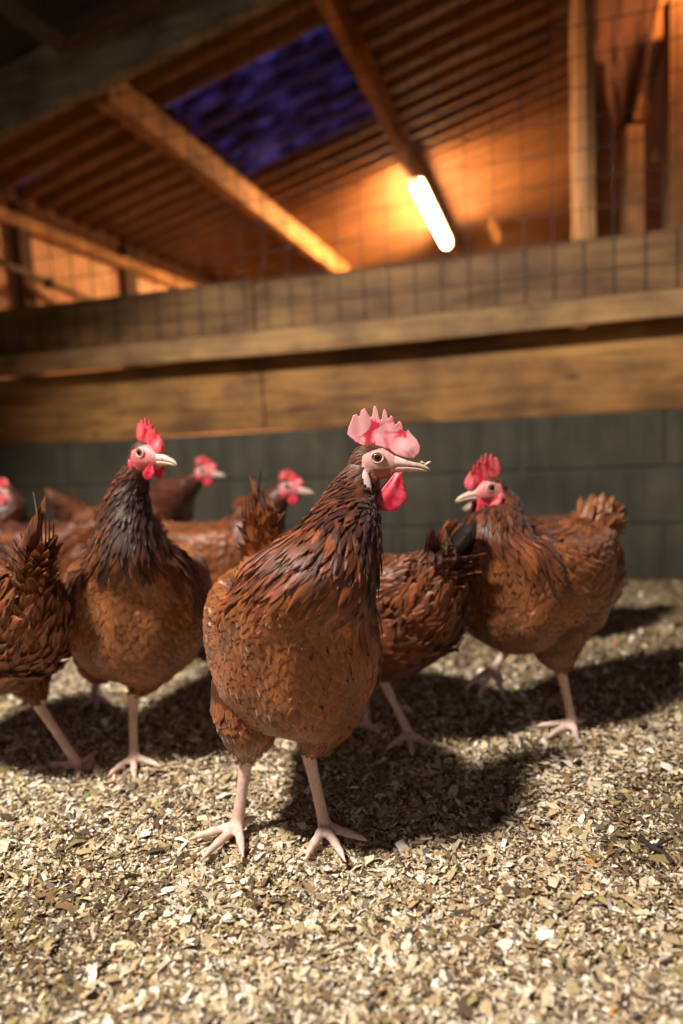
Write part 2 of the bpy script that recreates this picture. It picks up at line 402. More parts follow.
for k in range(20):
    xa = -3.4+k*.29; za = zb(xa+.14)-.02-.035*(xa+2); m.box((xa+.143, WY+.105, (za+3.0)/2), (.142, .012, (3.0-za)/2))
tag(m.build('wall_gable', M['darkwood']), kind='structure')
# far end and left low wall beyond the partition
m = MB(); m.box((-.7, 12.05, 1.2), (2.9, .05, 1.6)); tag(m.build('wall_far', M['brownwall']), kind='structure')
LX = -2.36
m = MB()
m.box((LX-.06, 7.0, .8), (.02, 5.0, .95)); tag(m.build('wall_left', M['panel']), kind='structure')
m = MB(); m.bar((LX-.02, 2.2, zb(LX)-.02), (LX-.02, 12, zb(LX)-.02), .07, .06); tag(m.build('wall_plate', M['purlin'], bevel=.003), 'orange-lit timber wall plate above the glowing side wall at far left', 'timber beam')
for (px, lab) in ((20, 'dark upright post in the glowing side wall, nearest the left edge'), (125, 'short dark upright post in the glowing side wall, farther along')):
    d = ray(px, 262); yy = d.y*((LX-.03)/d.x); m = MB(); m.box((LX-.015, yy, .8), (.028, .04 if px < 50 else .06, .83))
    tag(m.build('wall_post', M['darkwood'], bevel=.003), lab, 'post')
m = MB(); A_ = ray(0, 262); A_ = A_*((LX+.10)/A_.x)+Vector((0, 0, EYE)); B_ = ray(48, 283); B_ = B_*((LX+.14)/B_.x)+Vector((0, 0, EYE))
m.tube([A_*1.0-(B_-A_)*.6, A_, B_], [.016, .016, .016], 10); m.tube([B_-(B_-A_)*.04, B_+(B_-A_)*.06], [.026, .026], 10)
C_ = ray(100, 303); C_ = C_*((LX+.2)/C_.x)+Vector((0, 0, EYE)); m.tube([B_, C_], [.010, .010], 8)
tag(m.build('metal_pipe', M['metal'], smooth=True), 'dark metal pipe with a coupling crossing the glowing side wall', 'pipe')
m = MB()
for (a_, b_) in (((30, 283), (75, 318)), ((52, 283), (110, 312))):
    A_ = ray(*a_); A_ = A_*((LX+.05)/A_.x)+Vector((0, 0, EYE)); B_ = ray(*b_); B_ = B_*((LX+.05)/B_.x)+Vector((0, 0, EYE)); m.bar(A_, B_, .03, .03)
tag(m.build('brace_slats', M['panel']), 'thin slanted timber braces under the pipe on the glowing side wall', 'brace')
# lamp: fluorescent tube fixture under the second purlin
def on_x(px, py, x):
    d = ray(px, py); return d*(x/d.x)+Vector((0, 0, EYE))
def on_xz(px, py, ux, uz):   # on the line x=ux,z=uz: only y
    d = ray(px, py); return (uz-EYE)/d.z*d.y
tx, tz = -.695, zb(-.71)-.05
y0, y1 = on_xz(415, 187, tx, tz), on_xz(450, 243, tx, tz)
print('LAMP y', y0, y1)
root = bpy.data.objects.new('tube_lamp', None); COL.objects.link(root); root.location = (tx, (y0+y1)/2, tz)
tag(root, 'glowing fluorescent tube lamp fixed under the roof purlin', 'lamp')
hl = (y1-y0)/2
m = MB(); m.tube([(0, -hl, 0), (0, -hl+.01, 0), (0, hl-.01, 0), (0, hl, 0)], [.02, .03, .03, .02], 16); m.build('tube', M['tube'], root, True)
m = MB(); m.box((0, 0, .048), (.035, hl+.03, .014)); m.box((0, -hl-.015, .015), (.02, .012, .03)); m.box((0, hl+.015, .015), (.02, .012, .03)); m.build('housing', M['fixture'], root, bevel=.004)
# partition wall along +y at the right of the lit bay
PXx = .150
m = MB()
m.box((PXx+.012, 2.90, 1.2), (.010, .50, 1.02)); tag(m.build('wall_right', M['post']), kind='structure')
m = MB(); m.box((PXx+.011, 2.36, 1.27), (.013, .030, 1.27)); tag(m.build('partition_post', M['post'], bevel=.003), 'tall orange-lit timber post rising right of the lamp', 'post')
# thin slanted strut hanging from the ceiling right of the lamp
A_ = at_y(478, 178, 6.1); B_ = at_y(498, 242, 6.1)
m = MB(); m.bar(A_, B_, .05, .05); tag(m.build('roof_strut', M['purlin'], bevel=.002), 'thin pale strut slanting below the bright ceiling between lamp and tall post', 'strut')
# right bay
m = MB(); 
for k in range(14): m.box((1.14, 3.9+(.012 if k % 2 else 0), .1+k*.185), (.93, .015, .0905))
tag(m.build('wall_bay', M['brownwall'], bevel=.004), kind='structure')
for px, w_, py, lab, yv in ((633, 15, 128, 'orange-lit square post standing behind the partition, left of the dark opening', 2.45), (675, 16, 0, 'tall orange-lit post at the right edge of the photo', 2.42)):
    b_ = at_y(px, 240, yv); t_ = at_y(px, py, yv); hw = w_/2/F*yv
    m = MB(); m.box((b_.x, yv, t_.z/2), (hw, hw, t_.z/2), Matrix.Rotation(R(12), 3, 'Z')); tag(m.build('timber_post', M['post'], bevel=.003), lab, 'post')
for (a_, b_, w_, lab, yv) in (((672, -25), (640, 122), .04, 'long dark-edged brace slanting up right beside the hanging sheet', 2.52), ((676, 95), (654, 165), .028, 'short brown brace slanting in the dark opening at right', 2.50)):
    m = MB(); m.bar(at_y(*a_, yv), at_y(*b_, yv), w_, .03, up=(0, 1, 0)); tag(m.build('timber_brace', M['purlin'], bevel=.002), lab, 'brace')
# hanging sheet: folded cloth tapering down
outl_l = [(583, -40), (586, 20), (590, 50), (600, 72), (608, 110), (615, 140), (622, 162)]
outl_r = [(672, -40), (664, 10), (656, 50), (650, 85), (643, 115), (637, 145), (629, 163)]
V = []; nn = 16
rows = 26
for r_ in range(rows+1):
    t = r_/rows*(len(outl_l)-1); k = min(int(t), len(outl_l)-2); f_ = t-k
    l_ = Vector(outl_l[k]).lerp(Vector(outl_l[k+1]), f_); rr = Vector(outl_r[k]).lerp(Vector(outl_r[k+1]), f_)
    for q in range(nn+1):
        p = l_.lerp(rr, q/nn); wv = at_y(p.x, p.y, 2.75); wv.y += .025*math.sin(q*1.3+r_*.15)+.012*math.sin(q*2.9+r_*.5); V.append(wv)
fs = [(r_*(nn+1)+q, r_*(nn+1)+q+1, (r_+1)*(nn+1)+q+1, (r_+1)*(nn+1)+q) for r_ in range(rows) for q in range(nn)]
o = mesh_obj('hanging_sheet', np.array([tuple(v) for v in V]), fs, M['sheet']); sm = o.modifiers.new('thick', 'SOLIDIFY'); sm.thickness = .004
tag(o, 'brown fabric sheet hanging from the roof and tapering to a point at upper right', 'sheet')
# truss timbers on the near side, upper left
m = MB(); m.bar(at_y(-30, -20, 1.80), at_y(62, 46, 1.95), .05, .08, up=(0, 1, 0)); tag(m.build('truss_timber', M['darkwood'], bevel=.003), 'dark timber slanting down to the rafter in the upper left corner', 'timber')
m = MB(); m.bar(at_y(60, 40, 2.04), at_y(210, -30, 2.04), .05, .05, up=(0, 1, 0)); tag(m.build('truss_timber', M['darkwood'], bevel=.003), 'thin dark timber just above the grey rafter at upper left', 'timber')
# little things on the litter
m = MB(); g = ground(470, 632)
def lump(px, py, sx_, sy_, sz_, name, label):
    g = ground(px, py); bm = bmesh.new(); bmesh.ops.create_icosphere(bm, subdivisions=3, radius=1)
    for v in bm.verts:
        k = 1+.25*math.sin(v.co.x*5+px)+.2*math.sin(v.co.y*7+v.co.z*4); v.co = Vector((v.co.x*sx_*k, v.co.y*sy_*k, v.co.z*sz_*k+.002))+g
    me = bpy.data.meshes.new(name); bm.to_mesh(me); bm.free(); me.materials.append(M['debris']); o = bpy.data.objects.new(name, me); COL.objects.link(o); tag(o, label, 'debris')
lump(470, 632, .016, .012, .008, 'dark_clod', 'small dark clod on the litter between the two right-hand hens')
def stick(pts, r_, name, label, cat='twig'):
    m = MB(); gp = [ground(*p)+Vector((0, 0, .006)) for p in pts]; m.tube(gp, [r_*(1-.5*k/len(gp)) for k in range(len(gp))], 6)
    # side fork
    m.tube([gp[1], gp[1]+Vector((.012, .006, .004)), gp[1]+Vector((.022, .016, .003))], [r_*.7, r_*.5, r_*.3], 5)
    tag(m.build(name, M['debris'], smooth=True), label, cat)
stick([(640, 843), (652, 853), (664, 858), (673, 868)], .0035, 'dark_twig', 'dark forked twig lying on the litter at lower right')

# ================================================================== hens
def catmull(A, n):
    A = np.asarray(A, float); K = len(A); t = np.linspace(0, K-1-1e-6, n); i = t.astype(int); f = (t-i)[:, None]
    g = lambda k: A[np.clip(k, 0, K-1)]
    p0, p1, p2, p3 = g(i-1), g(i), g(i+1), g(i+2)
    return .5*(2*p1 + (p2-p0)*f + (2*p0-5*p1+4*p2-p3)*f**2 + (3*p1-p0-3*p2+p3)*f**3), t
class Loft:
    """rings: (cx,cy,cz, dirx,diry,dirz, yawlat, lat, dorsal, ventral)"""
    def __init__(s, rings, ns=160, nt=80, relief=None):
        A, s.t = catmull(rings, ns); s.K = len(rings)-1; s.ns, s.nt = ns, nt
        C = A[:, :3]; D = A[:, 3:6]; D /= np.linalg.norm(D, axis=1, keepdims=True)
        lat = np.stack([-np.sin(A[:, 6]), np.cos(A[:, 6]), 0*A[:, 6]], -1)
        lat -= D*np.sum(lat*D, 1, keepdims=True); lat /= np.linalg.norm(lat, axis=1, keepdims=True)
        dor = np.cross(lat, D)
        th = np.linspace(0, 2*np.pi, nt, endpoint=False); cs, sn = np.cos(th), np.sin(th)
        a, bd, bv = np.maximum(A[:, 7], .001), np.maximum(A[:, 8], .001), np.maximum(A[:, 9], .001)
        b = np.where(cs[None] > 0, bd[:, None], bv[:, None])
        s.G = C[:, None] + lat[:, None]*(a[:, None]*sn[None])[..., None] + dor[:, None]*(b*cs[None])[..., None]
        s.C = C
        if relief:
            s.calc(); tt = s.t[:, None]; hh = th[None]; ph = relief[1]
            amp = relief[0]*np.clip((tt-3.5)/2, .15, 1)*np.clip((s.K-tt)/1.5, 0, 1)
            h = np.sin(hh*5+tt*2.3+ph)+.7*np.sin(hh*9-tt*3.1+2*ph)+.6*np.sin(tt*7+2*np.sin(hh*2)+ph)
            s.G = s.G + s.Nn*(amp*h)[..., None]
        s.calc()
    def calc(s):
        s.dS = np.gradient(s.G, axis=0)*(s.ns-1)/s.K      # per control index unit
        s.dT = (np.roll(s.G, -1, 1)-np.roll(s.G, 1, 1))*s.nt/(4*np.pi)
        n = np.cross(s.dT, s.dS); n /= np.linalg.norm(n, axis=2, keepdims=True)+1e-9
        out = np.sum(n*(s.G-s.C[:, None]), axis=(1, 2)).sum()
        if out < 0: n = -n
        s.Nn = n
    def samp(s, A, u, th):
        x = u/s.K*(s.ns-1); i = np.clip(np.floor(x).astype(int), 0, s.ns-2); f = (x-i)[..., None]
        f = np.clip(f, -6, 6)
        y = (th/(2*np.pi)*s.nt) % s.nt; j = np.floor(y).astype(int) % s.nt; g = (y-np.floor(y))[..., None]; j2 = (j+1) % s.nt
        return (A[i, j]*(1-f)+A[i+1, j]*f)*(1-g) + (A[i, j2]*(1-f)+A[i+1, j2]*f)*g
    def mesh(s, step=2):
        G = s.G[::step]; n, k = G.shape[:2]; V = [tuple(p) for p in G.reshape(-1, 3)]
        fs = [(i*k+j, i*k+(j+1) % k, (i+1)*k+(j+1) % k, (i+1)*k+j) for i in range(n-1) for j in range(k)]
        fs.append(tuple(range(k-1, -1, -1))); fs.append(tuple((n-1)*k+j for j in range(k)))
        return V, fs
class Feathers:
    def __init__(s, nl=6, nw=5): s.nl, s.nw = nl, nw; s.V = []; s.C = []; s.UV = []
    def profile(s, pointed):
        t = np.linspace(0, 1, s.nl)
        rnd = np.sqrt(np.clip(1-((t-.58)/.42)**2, 0, 1)); rnd[t < .58] = .55+.45*np.sin(t[t < .58]/.58*np.pi/2)
        pt = np.clip(.5+.9*t, 0, 1)*np.clip((1-t)*1.9, 0, 1)**.8
        return t, rnd*(1-pointed)+pt*pointed
    def on(s, lo, u0, th0, L, W, lift, pointed, ca, cb, twist=None, base=.0, cup=.25):
        """lay feathers at surface parameters; L,W,lift per feather; ca centre colour, cb edge colour"""
        n = len(u0); t, w = s.profile(pointed); v = np.linspace(-1, 1, s.nw)
        dS = np.linalg.norm(lo.samp(lo.dS, u0, th0), axis=1)+1e-4; dT = np.linalg.norm(lo.samp(lo.dT, u0, th0), axis=1)+1e-4
        if twist is None: twist = rng.normal(0, .10, n)
        rag = 1+rng.normal(0, .10, (n, 1, s.nw))*(1-.6*(np.abs(v) > .99))
        a = t[None, :, None]*L[:, None, None]*(1+(rag-1)*t[None, :, None]**2)           # along
        b = (w[None, :, None]*W[:, None, None])*v[None, None]             # across
        ct, st = np.cos(twist)[:, None, None], np.sin(twist)[:, None, None]
        a2, b2 = a*ct-b*st, a*st+b*ct
        U = u0[:, None, None]+a2/dS[:, None, None]; TH = th0[:, None, None]+b2/dT[:, None, None]
        P_ = lo.samp(lo.G, U, TH); Nv = lo.samp(lo.Nn, np.clip(U, 0, lo.K), TH)
        h = base + lift[:, None, None]*(t[None, :, None]**1.2) - .0012 - cup*W[:, None, None]*(v[None, None]**2)*(.3+.7*t[None, :, None])*.6
        s.V.append((P_+Nv*h[..., None]).reshape(-1, 3)); s._col(n, t, v, ca, cb)
    def free(s, O, D, S, L, W, pointed, ca, cb, curl=0.0, cup=.15):
        """free-standing feathers: origin, direction, side axis"""
        n = len(O); t, w = s.profile(pointed); v = np.linspace(-1, 1, s.nw)
        D = D/np.linalg.norm(D, axis=1, keepdims=True); S = S-D*np.sum(S*D, 1, keepdims=True); S /= np.linalg.norm(S, axis=1, keepdims=True); U = np.cross(D, S)
        curl = np.broadcast_to(curl, (n,))
        P_ = O[:, None, None] + D[:, None, None]*(t[None, :, None]*L[:, None, None]+0*v)[..., None] + S[:, None, None]*((w[None, :, None]*W[:, None, None])*v)[..., None] \
            + U[:, None, None]*((curl*L)[:, None, None]*t[None, :, None]**2 - cup*W[:, None, None]*v**2)[..., None]
        s.V.append(P_.reshape(-1, 3)); s._col(n, t, v, ca, cb)
    def _col(s, n, t, v, ca, cb):
        e = np.clip(np.abs(v)[None, :]**1.5*.8 + (t[:, None])**3*.75, 0, 1)[None, ..., None]
        c = ca[:, None, None]*(1-e)+cb[:, None, None]*e
        s.C.append(c.reshape(-1, 3)); uv = np.stack(np.broadcast_arrays(t[:, None], (v*.5+.5)[None]), -1)
        off = rng.uniform(0, 40, (n, 1, 1, 2)); s.UV.append((uv[None]+off).reshape(-1, 2))
    def build(s, name, parent):
        V = np.concatenate(s.V); C = np.concatenate(s.C); UV = np.concatenate(s.UV); n = len(V)//(s.nl*s.nw)
        q = np.array([(i*s.nw+j, i*s.nw+j+1, (i+1)*s.nw+j+1, (i+1)*s.nw+j) for i in range(s.nl-1) for j in range(s.nw-1)])
        Fq = (np.arange(n)[:, None, None]*s.nl*s.nw+q[None]).reshape(-1, 4)
        return mesh_obj(name, V, Fq, M['feather'], parent, True, np.clip(C, 0, 1), UV)
def rows(lo, u_a, u_b, rowsp, colsp, jitter=.28):
    """staggered rows of feather roots; rowsp/colsp functions of u"""
    U, TH = [], []; u = u_a; k = 0
    while u < u_b:
        ths = np.linspace(0, 2*np.pi, 48, endpoint=False)
        rS = np.linalg.norm(lo.samp(lo.dS, np.full(48, u), ths), axis=1); rT = np.linalg.norm(lo.samp(lo.dT, np.full(48, u), ths), axis=1)
        per = rT.sum()*2*np.pi/48; n = max(5, int(per/colsp(u)))
        # equal arc placement
        cum = np.concatenate([[0], np.cumsum(rT)]); th = np.interp((np.arange(n)+(k % 2)*.5)/n*cum[-1], cum, np.linspace(0, 2*np.pi, 49))
        dth = 2*np.pi/n; du = rowsp(u)/np.percentile(rS, 70)
        TH.append(th+rng.uniform(-jitter, jitter, n)*dth); U.append(u+rng.uniform(-jitter, jitter, n)*du); u += du; k += 1
    return np.concatenate(U), np.concatenate(TH)

def remesh(V, fs, voxel, smooth=2):
    me = bpy.data.meshes.new('tmp'); me.from_pydata([tuple(map(float, v)) for v in V], [], fs); me.update()
    bm = bmesh.new(); bm.from_mesh(me); bmesh.ops.recalc_face_normals(bm, faces=bm.faces); bm.to_mesh(me); bm.free()
    o = bpy.data.objects.new('tmp', me); COL.objects.link(o)
    r_ = o.modifiers.new('r', 'REMESH'); r_.mode = 'VOXEL'; r_.voxel_size = voxel; r_.use_smooth_shade = True
    if smooth: s_ = o.modifiers.new('s', 'SMOOTH'); s_.iterations = smooth; s_.factor = .5
    dg = bpy.context.evaluated_depsgraph_get(); me2 = bpy.data.meshes.new_from_object(o.evaluated_get(dg))
    bpy.data.objects.remove(o); bpy.data.meshes.remove(me); return me2
def coords(me):
    a = np.zeros(len(me.vertices)*3, np.float32); me.vertices.foreach_get('co', a); return a.reshape(-1, 3)
def setcol(me, c):
    ca = me.color_attributes.new('Col', 'FLOAT_COLOR', 'POINT'); c4 = np.ones((len(c), 4), np.float32); c4[:, :3] = c; ca.data.foreach_set('color', c4.ravel())

# comb shape (head frame: x forward, z up, origin at the eye line)
CR = [(195,290),(150,268),(105,220),(112,190),(130,150),(143,118),(165,112),(178,135),(188,95),(200,86),(212,80),(225,110),(240,140),(250,120),(258,80),(268,70),(280,95),(290,150),(300,155),(308,110),(318,90),(330,110),(335,150),(342,145),(355,128),(368,145),(372,185),(385,175),(398,160),(410,175),(418,215),(430,225),(445,210),(460,235),(490,270),(508,310),(500,345),(470,372),(425,368),(370,345),(335,318),(290,300),(245,300)]
def make_comb_mesh():
    pts = [((x-265)/4979, -(y-355)/4979) for x, y in CR]
    bm = bmesh.new(); vs = [bm.verts.new((x, -.0016, z)) for x, z in pts]; f = bm.faces.new(vs)
    r_ = bmesh.ops.extrude_face_region(bm, geom=[f]); 
    for v in r_['geom']:
        if isinstance(v, bmesh.types.BMVert): v.co.y += .0032
    bmesh.ops.triangulate(bm, faces=bm.faces[:])
    V = [tuple(v.co) for v in bm.verts]; bm.verts.index_update(); fs = [tuple(v.index for v in f_.verts) for f_ in bm.faces]; bm.free()
    me = remesh(V, fs, .00075, 3); c = coords(me)
    th = np.clip(1.0+(.022-c[:, 2])/.018*1.3, .75, 3.0)*(1+.25*np.sin(c[:, 0]*420)*np.clip((c[:, 2]-.01)*60, 0, 1))
    c[:, 1] *= th
    # furrowed lump over the nostril
    k = np.exp(-((c[:, 0]-.034)**2+(c[:, 2]-.008)**2)/.00008); c[:, 1] *= 1+k*(.9+.14*np.sin(c[:, 0]*900+c[:, 2]*700))
    me.vertices.foreach_set('co', c.ravel()); me.update(); me.polygons.foreach_set('use_smooth', np.ones(len(me.polygons), bool)); return me
COMB = make_comb_mesh(); COMB.name = 'comb'; COMB.materials.append(M['comb'])
COMB_RED = COMB.copy(); COMB_RED.materials.clear(); COMB_RED.materials.append(M['redcomb'])
def blob(name, fnc, mt, seg=24, rings_=16, colf=None):
    bm = bmesh.new(); bmesh.ops.create_uvsphere(bm, u_segments=seg, v_segments=rings_, radius=1)
    cs = [v.co.copy() for v in bm.verts]
    for v in bm.verts: v.co = fnc(v.co)
    me = bpy.data.meshes.new(name); bm.to_mesh(me); bm.free()
    me.polygons.foreach_set('use_smooth', np.ones(len(me.polygons), bool)); me.materials.append(mt)
    if colf: setcol(me, np.array([colf(c) for c in cs]))
    return me
def wfn(c):   # wattle: teardrop, wide low
    t = (1-c.z)/2                                        # 0 top .. 1 bottom
    wd = (.0045+.0150*min(1, t*1.5)**1.2)*math.sqrt(max(0, 1-max(0, (t-.55)/.45)**2))
    return Vector((.0110+c.x*max(wd, .0008)/max(.05, math.sqrt(max(.0025, 1-c.z*c.z)))+.012*(1-t)**1.5, c.y*(.0035-.0008*t)*(1+.3*math.sin(c.x*6+t*5)), -.018-t*.043))
WATTLE = blob('wattle', wfn, M['wattle'], 32, 24)
LOBE = blob('earlobe', lambda c: Vector((-.0185+c.x*.0052+.005*(1-c.z)/2, c.y*.0045, -.029+c.z*.0145)), M['lobe'])
LOBE_RED = LOBE.copy(); LOBE_RED.materials.clear(); LOBE_RED.materials.append(M['wattle'])
def eyecol(c):
    r_ = math.hypot(c.x, c.z)
    if c.y < 0: return (.05, .02, .01)
    return (.004, .004, .004) if r_ < .54 else ((.26, .075, .03) if r_ < .84 else (.03, .012, .01))
EYE_L = blob('eye', lambda c: Vector((c.x*.0056, c.y*.0036, c.z*.0056)), M['eye'], 48, 48, eyecol)
EYE_R = blob('eye', lambda c: Vector((c.x*.0056, -c.y*.0036, c.z*.0056)), M['eye'], 48, 48, eyecol)
def torus(name, R1, r1, mt, sy=1.0):
    V = []; fs = []; n, k = 32, 10
    for i in range(n):
        for j in range(k):
            a_, b_ = 2*math.pi*i/n, 2*math.pi*j/k; rr = R1+r1*math.cos(b_); V.append((rr*math.cos(a_)*1.12, r1*math.sin(b_)*sy, rr*math.sin(a_)*.95))
            fs.append((i*k+j, i*k+(j+1) % k, ((i+1) % n)*k+(j+1) % k, ((i+1) % n)*k+j))
    me = bpy.data.meshes.new(name); me.from_pydata(V, [], fs); me.materials.append(mt); me.polygons.foreach_set('use_smooth', np.ones(len(me.polygons), bool)); return me
LIDM = simple('pale_eyelid_skin', (.80, .50, .46), .5)
LID = torus('eyelid', .0060, .0013, LIDM)
def make_beak(crumbs):
    V = []; C = []; fs = []; k = 20
    def part(prof, upper):
        n0 = len(V)
        for (x, zc, hw, hh) in prof:
            for j in range(k):
                a_ = 2*math.pi*j/k; s_, c_ = math.sin(a_), math.cos(a_)
                z = c_*hh
                if upper and c_ < 0: z *= .35
                if not upper and c_ > 0: z *= .3
                V.append((x, s_*hw, zc+z)); t = min(1, max(0, (x-.034)/.018))
                C.append(tuple(np.array((.80, .56, .47))*(1-t)+np.array((.72, .57, .38))*t))
        m_ = len(prof)
        for i in range(m_-1):
            for j in range(k): fs.append((n0+i*k+j, n0+i*k+(j+1) % k, n0+(i+1)*k+(j+1) % k, n0+(i+1)*k+j))
        fs.append(tuple(n0+j for j in range(k-1, -1, -1))); fs.append(tuple(n0+(m_-1)*k+j for j in range(k)))
    part([(.012, -.008, .0105, .0105), (.022, -.0085, .0088, .0088), (.030, -.0095, .0070, .0068), (.038, -.0108, .0055, .0052), (.046, -.0122, .0042, .0040), (.052, -.0140, .0030, .0030), (.0565, -.0162, .0018, .0020), (.059, -.0185, .0006, .0008)], True)
    part([(.012, -.0125, .0100, .0085), (.022, -.0128, .0083, .0068), (.032, -.0132, .0066, .0052), (.042, -.0145, .0048, .0040), (.050, -.0162, .0033, .0027), (.0555, -.0182, .0014, .0012)], False)
    if crumbs: part([(.046, -.0085, .0006, .0006), (.049, -.0085, .0022, .0022), (.052, -.0095, .0012, .0016), (.054, -.0100, .0004, .0006)], True)
    if crumbs: part([(.0525, -.0115, .0008, .0008), (.0560, -.0105, .0018, .0024), (.0585, -.0090, .0012, .0014), (.0600, -.0080, .0004, .0006)], True)
    # crumbs of litter stuck on the ridge
    return V, fs, C
BEAKS = []
for cr_ in (True, False):
    bV, bF, bC = make_beak(cr_)
    bk = bpy.data.meshes.new('beak'); bk.from_pydata(bV, [], bF); setcol(bk, np.array(bC)); bk.materials.append(M['beak']); bk.polygons.foreach_set('use_smooth', np.ones(len(bk.polygons), bool)); BEAKS.append(bk)
NOSTRIL = blob('nostril', lambda c: Vector((.031+c.x*.0028, c.y*.0066, -.0088+c.z*.0009)), simple('dark_nostril', (.12, .05, .04), .6), 12, 8)

PAL = {  # linear colours: hackle centre, hackle edge, breast centre, breast edge, wing, back
 'gold':  dict(hc=(.055, .012, .006), he=(.36, .095, .022), bc=(.26, .0723, .0132), be=(.42, .1356, .0286), wc=(.30, .0854, .0176), rc=(.24, .0653, .0154)),
 'dark':  dict(hc=(.040, .013, .006), he=(.24, .07, .02), bc=(.24, .073, .018), be=(.40, .142, .038), wc=(.22, .065, .018), rc=(.18, .05, .016)),
 'brown': dict(hc=(.07, .018, .008), he=(.26, .07, .018), bc=(.20, .0562, .0132), be=(.34, .1105, .0286), wc=(.22, .0622, .0154), rc=(.18, .0502, .0132)),
 'deep':  dict(hc=(.06, .014, .008), he=(.18, .045, .014), bc=(.16, .0402, .0110), be=(.25, .0723, .0198), wc=(.15, .0382, .0110), rc=(.14, .0361, .0110)),
}
def jit_col(c, n, a=.22, h=.10):
    c = np.asarray(c)[None]*(1+rng.normal(0, a, (n, 1)))*(1+rng.normal(0, h, (n, 3))*np.array([.3, 1, 1]))
    return np.clip(c, .002, .95)
HENS = []
def hen(label, origin, yaw, head, head_yaw, head_pitch=0, legs=None, pal='brown', detail=1.0, scale=1.0, voxel=.0028, tail=(.55, .83), tail_len=.13, body_pitch=0,
        comb='comb', comb_s=(1, 1, 1), comb_lean=0, black_tips=False, tail_w=.0135, neck_w=1.0, nl=6, nw=5, body_lift=0, darkthroat=.5, fat=1.0, tail_curl=.3, body_shift=(0, 0), neck_push=0.0):
    """origin world ground point; head: world position of the eye line; head_yaw world yaw"""
    root = bpy.data.objects.new('hen', None); COL.objects.link(root); root.location = origin; root.rotation_euler = (0, 0, yaw); root.scale = (scale,)*3
    tag(root, label, 'hen', 'brown hens in the pen')
    inv = (Matrix.Translation(origin) @ Matrix.Rotation(yaw, 4, 'Z') @ Matrix.Scale(scale, 4)).inverted()
    H = inv @ Vector(head); hy = head_yaw-yaw; hy = (hy+math.pi) % (2*math.pi)-math.pi
    HM = Matrix.Translation(H) @ Matrix.Rotation(hy, 4, 'Z') @ Matrix.Rotation(-R(head_pitch), 4, 'Y')
    p = PAL[pal]
    # ---- torso rings
    bp = R(body_pitch); cb, sb = math.cos(bp), math.sin(bp); pc = Vector((-.02, 0, .205))
    def TP(x, z): dx_, dz_ = x-pc.x, z-pc.z; return (pc.x+dx_*cb-dz_*sb+body_shift[0], body_shift[1], pc.z+dx_*sb+dz_*cb+body_lift)
    def TD(x, z): return (x*cb-z*sb, 0, x*sb+z*cb)
    f = fat
    body = [(TP(.062, .288), TD(-.50, -.87), .078, .054, .060), (TP(.036, .226), TD(-.82, -.57), .092*f, .084, .094*f),
            (TP(-.020, .207), TD(-1, -.12), .097*f, .094, .093*f), (TP(-.085, .212), TD(-1, .22), .090*f, .086, .092*f),
            (TP(-.145, .246), TD(-.8, .6), .060, .056, .066), (TP(-.185, .290), TD(-.55, .83), .014, .014, .016)]
    S = Vector(body[0][0]); nb = HM @ Vector((-.014, 0, -.013)); ndir = (HM.to_3x3() @ Vector((-.70, 0, -.71)))
    hf = HM.to_3x3() @ Vector((1, 0, 0)); hf.z = 0; c1 = nb + ndir*(.42*(nb-S).length) + hf*neck_push*.4; c2 = hf*neck_push + S - Vector(body[0][1])*(.36*(nb-S).length)
    nr = [.0185, .026, .036, .047, .060]; rings = []
    for k in range(5):
        t = k/5.0; nw_ = neck_w+(1-neck_w)*t*.8; b_ = nb*(1-t)**3+3*c1*t*(1-t)**2+3*c2*t*t*(1-t)+S*t**3
        d = 3*(c1-nb)*(1-t)**2+6*(c2-c1)*t*(1-t)+3*(S-c2)*t*t; d.normalize(); yw = hy*(1-t)**1.3
        rings.append((*b_, *d, yw, nr[k]*.96*nw_, nr[k]*1.02*nw_, nr[k]*1.06*nw_))
    for c_, d_, a_, q_, v_ in body: rings.append((*c_, *d_, 0, a_, q_, v_))
    T = Loft(rings, 220, 96, relief=(.0022, yaw*3))
    # surface relief
    # ---- head loft (head frame -> local)
    hr = [(.0255, -.0095, .0062, .0070, .0072), (.018, -.0085, .0100, .0118, .0125), (.008, -.0065, .0132, .0172, .0178), (-.003, -.0055, .0150, .0198, .0205), (-.013, -.0065, .0158, .0200, .0215), (-.022, -.010, .0140, .0175, .0200), (-.030, -.0155, .0085, .0110, .0140)]
    Hd = Loft([(x, 0, z, -1, 0, -.12, 0, a_, d_, v_) for x, z, a_, d_, v_ in hr], 60, 48)
    HMn = np.array(HM); ih = np.array(HM.inverted())
    def toL(G): return G@HMn[:3, :3].T+HMn[:3, 3]
    Hloc = Hd.G.copy()
    Hd.G = toL(Hd.G); Hd.C = toL(Hd.C); Hd.calc()
    V = []; fs = []
    def addm(v, f_):
        n = len(V); V.extend(v); fs.extend([tuple(i+n for i in q) for q in f_])
    addm(*T.mesh(2)); addm(*Hd.mesh(2))
    thighs = []
    for (hip, hock, foot, fyaw, raised, spread) in legs:
        hock = Vector(hock); hip = Vector(hip)+Vector((body_shift[0], body_shift[1], body_lift)); foot = Vector(foot)
        mid = hip.lerp(hock, .55)+Vector((.012, 0, 0)); d1 = (hock-hip).normalized()
        tr = [(*hip, *(mid-hip).normalized(), 0, .044, .055, .055), (*hip.lerp(mid, .6), *d1, 0, .042, .052, .052), (*mid, *d1, 0, .034, .041, .041), (*mid.lerp(hock, .55), *d1, 0, .022, .026, .026), (*hock, *d1, 0, .0085, .009, .009)]
        tr = [(*q[:3], *q[3:6], 0, *q[7:]) for q in tr]; Tl = Loft(tr, 50, 40); thighs.append(Tl); addm(*Tl.mesh(2))
        m = MB(); up = hock + (hip-hock)*.10
        ank = foot + Vector((0, 0, .010))
